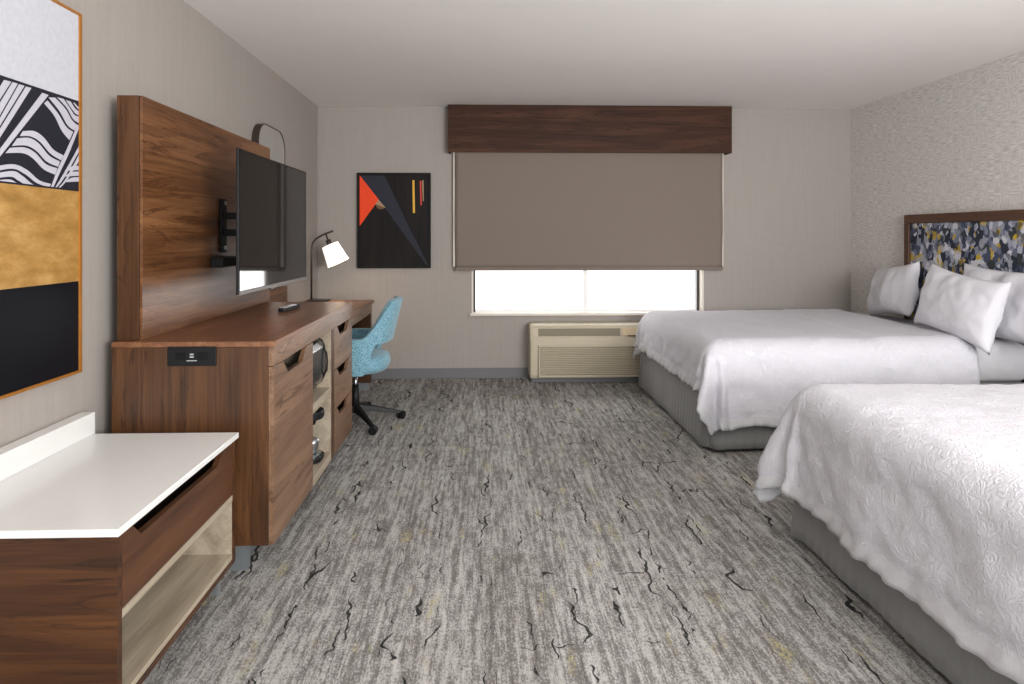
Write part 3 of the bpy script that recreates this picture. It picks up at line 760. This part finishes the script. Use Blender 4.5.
pts = [(BY0+.024, .359), (BY1-.027, .359), (BY1-.027, .551), (2.200, .551), (2.135, .508), (1.665, .508), (1.622, .551), (BY0+.024, .551)]
bm = BM(); prism(bm, pts, 'x', BX1-.021, BX1); d = obj('drawer', bm, M['wood_bench'], t, bevel=.001)
bm = BM(); box(bm, BX0+.04, BX1-.022, BY0+.035, BY1-.04, .376, .388); box(bm, BX0+.04, BX1-.022, BY0+.035, BY0+.047, .388, .50); box(bm, BX0+.04, BX1-.022, BY1-.052, BY1-.04, .388, .50)
obj('drawer_box', bm, M['dark_in'], d)
obj('middle_shelf', bx(BX0+.012, BX1, BY0+.023, BY1-.026, .334, .356), M['greige'], t, bevel=.001)
obj('bottom_shelf', bx(BX0+.012, BX1-.003, BY0+.023, BY1-.023, .118, .136), M['greige'], t)
obj('bottom_rail', bx(BX0+.012, BX1-.001, BY0+.023, BY1-.023, .100, .117), M['wood_bench'], t)
for x in (BX0+.06, BX1-.06):
    for y in (BY0+.06, BY1-.035):
        obj('leg', bx(x-.016, x+.016, y-.016, y+.016, 0, .0995), M['plinth'], t, bevel=.001)

# ------------------------------------------------------------------ beds
def skirt_mesh(x0, x1, y0, y1, z0, z1, seed):
    bm = BM(); path = []
    def seg(a, b, n):
        for i in range(n): path.append(((a[0]+(b[0]-a[0])*i/n), (a[1]+(b[1]-a[1])*i/n)))
    seg((x1, y0), (x0, y0), 160); seg((x0, y0), (x0, y1), 130); seg((x0, y1), (x1, y1), 160); path.append((x1, y1))
    rings = []
    for j in range(9):
        v = j/8; z = z1+(z0-z1)*v; r = []
        for i, (x, y) in enumerate(path):
            cx, cy = (x0+x1)/2, (y0+y1)/2
            # inverted pleats at the corners and along the sides
            nx = -1 if abs(x-x0) < 1e-6 else 0; ny = (-1 if y < cy else 1) if (abs(y-y0) < 1e-6 or abs(y-y1) < 1e-6) else 0
            l = math.hypot(nx, ny) or 1
            dcorner = min(math.hypot(x-x0, y-y0), math.hypot(x-x0, y-y1))
            pl = -.05*math.exp(-(dcorner/.022)**2)*v + .018*math.exp(-((dcorner-.06)/.03)**2)*v
            if ny:
                dm = abs(x-(x0+1.0)); pl += (-.03*math.exp(-(dm/.018)**2)+.012*math.exp(-((dm-.05)/.03)**2))*v
            wv = (.003*math.sin(i*.21+seed)+.005*fbm(x*3+seed, y*3)+.002*math.sin(i*1.3))*v**.8 + .018*v
            r.append(bm.verts.new((x+nx/l*(wv+pl), y+ny/l*(wv+pl), z)))
        rings.append(r)
    for a, b in zip(rings, rings[1:]):
        for k in range(len(a)-1): bm.faces.new((a[k], a[k+1], b[k+1], b[k]))
    return bm
def drape(x0, xh, y0, y1, zt, of, on, oa, seed, amp=1.0, r=.13, fold_at=9):
    """comforter over the mattress: x0 foot edge, y0 near side, y1 far side; overhangs foot / near / far"""
    bm = BM(); st = .018
    ns = int((xh-x0+of)/st); nt_ = int((y1-y0+on+oa)/st); g = []
    ix0, iy0, iy1 = x0+r, y0+r, y1-r
    for i in range(ns+1):
        s = x0-of+(xh-x0+of)*i/ns; row = []
        for j in range(nt_+1):
            tt = y0-on+(y1-y0+on+oa)*j/nt_
            # hems wander
            ss = s + (.013*fbm(tt*2.1, seed)+.004*math.sin(tt*23+seed))*(1-min(1, (s-(x0-of))/of) if s < x0 else 0)
            hemw = .03*fbm(s*2.0, seed+9)+.008*math.sin(s*19+seed)
            t2 = tt
            if tt < y0: t2 += hemw*min(1, (y0-tt)/on)
            if tt > y1: t2 += hemw*min(1, (tt-y1)/oa)
            eh = min(s-(x0-of), tt-(y0-on), (y1+oa)-tt)      # distance to the nearest hem
            qx = max(ss, ix0); qy = min(max(t2, iy0), iy1)
            dx, dy = ss-qx, t2-qy; d = math.hypot(dx, dy)
            arc = r*PI/2
            if d > 1e-6: d *= 1-.15*(abs(dx*dy)*2/(d*d))**1.5
            if d < 1e-6: ux = uy = 0; h = v = 0
            else:
                ux, uy = dx/d, dy/d
                if d < arc: a = d/r; h = r*math.sin(a); v = r*(1-math.cos(a))
                else:
                    e = d-arc; h = r+e*.10; v = r+e*.985
            hang = max(0, d-arc*.7)
            corner = abs(ux*uy)*2
            an = math.atan2(uy, ux) if d > 1e-6 else 0
            if d > 1e-6:
                along = s if abs(uy) > abs(ux) else tt
                fold = .014*fbm(along*2.6+seed, seed*1.7, 0, 2)+.006*math.sin(along*11+seed*2+fbm(along, 3)*4)
                h += fold*min(1, hang/.25)
                h += corner*(.04*math.sin(an*11+seed)+(.035 if uy < 0 or seed > 4 else .0))*min(1, hang/.3)
                h += .012*fbm(s*9, tt*9, seed)*min(1, hang/.1)
                h += (.006*math.sin((s+tt)*70+fbm(s*5, tt*5)*4) if eh < .05 else -.004 if eh < .075 else 0)*min(1, hang/.1)
            zf = zt-v + .007*fbm(s*3.2, tt*3.2, seed)*amp+.0022*fbm(s*16, tt*16, seed+3, 2)
            lay = sstep(fold_at-.01, fold_at+.008, s+.10*(tt-y0)*(-.8 if tt > y0 else 0)+.012*fbm(tt*4, 2))
            zf += .007*lay*(1 if d < arc else 0); h += .009*lay*min(1, d/arc)
            zf = max(zf, .035)
            row.append(bm.verts.new((qx+ux*h, qy+uy*h, zf)))
        g.append(row)
    for i in range(ns):
        for j in range(nt_):
            f = bm.faces.new((g[i][j], g[i+1][j], g[i+1][j+1], g[i][j+1]))
            if i < 3 or j < 3 or j >= nt_-3: f.material_index = 1
    return bm, g
def comforter(name, label, args, org):
    bm, g = drape(*args)
    o = obj(name, bm, [M['duvet'], M['hem']], smooth=True, org=org, keep=False); tag(o, label, 'comforter', 'white comforters on the beds')
    m_ = o.modifiers.new('s', 'SOLIDIFY'); m_.thickness = .009; m_.offset = -1
    return o
def bed(y0, y1, label, seed):
    t = thing('bed', label, 'bed', (2.4, (y0+y1)/2, 0), 'hotel beds against the right wall')
    obj('box_base', bx(1.42, 3.38, y0+.05, y1-.05, .06, .40), M['skirt'], t, bevel=.02)
    for x in (1.6, 3.2):
        for y in (y0+.2, y1-.2):
            bm = BM(); tube(bm, [(x, y, 0), (x, y, .06)], .03, 12); obj('leg', bm, M['black_matte'], t)
    o = obj('bed_skirt', skirt_mesh(1.365, 3.38, y0, y1, .026, .41, seed), M['skirt'], t, smooth=True, label='grey pleated bed skirt')
    m_ = o.modifiers.new('s', 'SOLIDIFY'); m_.thickness = .003; m_.offset = -1
    bm = BM(); n = 70; A = []
    # mattress in its fitted sheet, gathered folds on the sides near the head
    def mring(ins, z):
        pr = rrect(2.02-2*ins, (y1-y0)-.06-2*ins, .045, 8); pr2 = []
        for k in range(len(pr)):
            p, q = pr[k], pr[(k+1) % len(pr)]
            m = max(1, int(math.hypot(q[0]-p[0], q[1]-p[1])/.02))
            for i in range(m): pr2.append((p[0]+(q[0]-p[0])*i/m, p[1]+(q[1]-p[1])*i/m))
        return [(x+2.385, y+(y0+y1)/2, z) for x, y in pr2]
    base = mring(0, 0)
    for ins, z in ((.02, .402), (0, .43), (0, .50), (0, .56), (.0, .60), (.012, .63), (.045, .652), (.3, .655)):
        rg = []
        for k, p in enumerate(base):
            cx, cy = 2.385, (y0+y1)/2
            w_ = .006*math.sin((p[0]*1.0-z*1.3)*55+seed)*max(0, 1-abs(z-.52)/.13) if ins < .01 else 0
            fx = (1.0-ins)/1.0; fy = ((y1-y0)/2-.03-ins)/((y1-y0)/2-.03)
            sx = 1 if p[0] > cx else -1; sy = 1 if p[1] > cy else -1
            rg.append(bm.verts.new((cx+(p[0]-cx)*fx, cy+(p[1]-cy)*fy+sy*w_, z)))
        A.append(rg)
    for a, b in zip(A, A[1:]):
        m = len(a)
        for k in range(m): bm.faces.new((a[k], a[(k+1) % m], b[(k+1) % m], b[k]))
    bm.faces.new(A[-1]); bm.faces.new(A[0][::-1])
    obj('mattress', bm, M['sheet'], t, smooth=True, label='mattress in a white fitted sheet')
    return t
bed(3.63, 5.20, 'hotel bed with white comforter, the one nearer the window', 1.3)
bed(1.06, 2.62, 'hotel bed with white comforter, nearest the camera at the right', 4.1)
comforter('comforter', 'white quilted comforter on the bed nearer the window', (1.345, 3.01, 3.60, 5.20, .680, .27, .47, .34, 2.2, 1.0, .13, 2.44), (2.2, 4.4, .66))
comforter('comforter', 'white quilted comforter on the bed nearest the camera', (1.335, 3.01, 1.03, 2.64, .680, .42, .45, .42, 5.7), (2.2, 1.84, .66))

def pillow(label, c, yaw, lean, w=.70, h=.46, th=.17, seed=0, roll=0, group='white pillows on the bed by the window'):
    """w runs along the headboard, h up; lean = tilt back towards +x; body sits on its lower edge"""
    bm = BM(); n, m = 44, 32; rows = {}
    for side in (-1, 1):
        for i in range(n+1):
            for j in range(m+1):
                u = 2*i/n-1; v = 2*j/m-1
                edge = max(abs(u), abs(v))
                if side == 1 and (i in (0, n) or j in (0, m)): rows[(1, i, j)] = rows[(-1, i, j)]; continue
                b_ = ((1-u*u)*(1-v*v))
                bul = th/2*(b_**.38)
                pin = 1-.07*(1-v*v)*(u*u)**1.5; pin2 = 1-.09*(1-u*u)*(v*v)**1.5
                y = u*w/2*pin; z = v*h/2*pin2
                cor = (abs(u)*abs(v))**4; y *= 1+.05*cor; z *= 1+.06*cor
                wr = .018*fbm(y*6+seed, z*6, seed+side)*min(1, b_*4)+.006*math.sin((y*.6+z)*38+seed)*max(0, .8-b_)*min(1, b_*6)
                sag = .15*th*(1-(v+1)/2)*b_**.5
                x = side*(bul+wr+ (sag if side < 0 else 0))
                rows[(side, i, j)] = bm.verts.new((x, y, z))
        for i in range(n):
            for j in range(m):
                q = [rows[(side, i, j)], rows[(side, i+1, j)], rows[(side, i+1, j+1)], rows[(side, i, j+1)]]
                bm.faces.new(q if side < 0 else q[::-1])
    M_ = Matrix.Rotation(yaw, 4, 'Z') @ Matrix.Rotation(lean, 4, 'Y') @ Matrix.Rotation(roll, 4, 'X')
    bmesh.ops.transform(bm, matrix=Matrix.Translation(c) @ M_, verts=bm.verts)
    o = obj('pillow', bm, M['pillow'], smooth=True, org=c); tag(o, label, 'pillow', group)
    return o
pillow('white pillow leaning on the wall, farthest left on the window bed', Vector((3.24, 4.69, .880)), -.20, .22, .60, .40, .19, 1, -.13)
pillow('large white pillow in front on the window bed, beside the farthest one', Vector((3.05, 3.80, .868)), -.06, .20, .68, .42, .19, 2, .12)
pillow('white pillow leaning on the printed headboard behind the large front one', Vector((3.27, 3.70, .88)), .0, .22, .76, .46, .14, 3, .02)

# headboard
t = thing('headboard', 'walnut framed headboard with faceted grey, navy and yellow print', 'headboard', (3.43, 4.0, .3))
HY0, HY1, HZ0, HZ1 = 3.20, 4.795, .30, 1.478
obj('top_rail', bx(3.40, 3.459, HY0, HY1, HZ1-.066, HZ1), M['wood_hb'], t, bevel=.002)
obj('side_rail', bx(3.40, 3.459, HY1-.055, HY1, HZ0, HZ1-.067), M['wood_hb'], t, bevel=.002)
obj('side_rail', bx(3.40, 3.459, HY0, HY0+.055, HZ0, HZ1-.067), M['wood_hb'], t, bevel=.002)
obj('printed_panel', bx(3.412, 3.455, HY0+.056, HY1-.056, HZ0, HZ1-.068), M['print'], t, bevel=.004)

# ------------------------------------------------------------------ light
w = bpy.data.worlds.new('world'); S.world = w; w.use_nodes = True
bg = w.node_tree.nodes['Background']; bg.inputs[0].default_value = (.985, .99, 1.0, 1); bg.inputs[1].default_value = 1.15
def area(name, loc, target, sx, sy, e, col=(1, 1, 1)):
    d = bpy.data.lights.new(name, 'AREA'); d.shape = 'RECTANGLE'; d.size = sx; d.size_y = sy; d.energy = e; d.color = col
    o = bpy.data.objects.new(name, d); COL.objects.link(o); o.location = loc
    o.rotation_euler = (Vector(target)-Vector(loc)).to_track_quat('-Z', 'Y').to_euler(); return o
area('flash_bounce', (1.7, -1.0, 1.4), (1.5, .1, 2.5), 1.2, .9, 100, (1, .995, .99))
area('side_fill', (3.0, -1.9, 2.0), (-1.2, 3.2, 1.5), 1.4, 1.2, 60, (1, .995, .985))  # added fill to brighten the left wall, no real lamp here
area('window_daylight', (.98, 5.9, .85), (.98, 4.0, .5), 2.0, .8, 20, (1, .99, .97))

# ------------------------------------------------------------------ camera
cd = bpy.data.cameras.new('camera'); cam = bpy.data.objects.new('camera', cd); COL.objects.link(cam)
cam.location = (0, 0, H); cam.rotation_euler = (PI/2, 0, -.0297)
cd.sensor_width = 36; cd.lens = 607/1024*36
cd.shift_x = (512-500)/1024; cd.shift_y = -(342-236)/1024
cd.clip_start = .02
S.camera = cam
S.view_settings.view_transform = 'Standard'; S.view_settings.look = 'None'
S.view_settings.gamma = 1; S.view_settings.exposure = .72; S.view_settings.use_curve_mapping = False
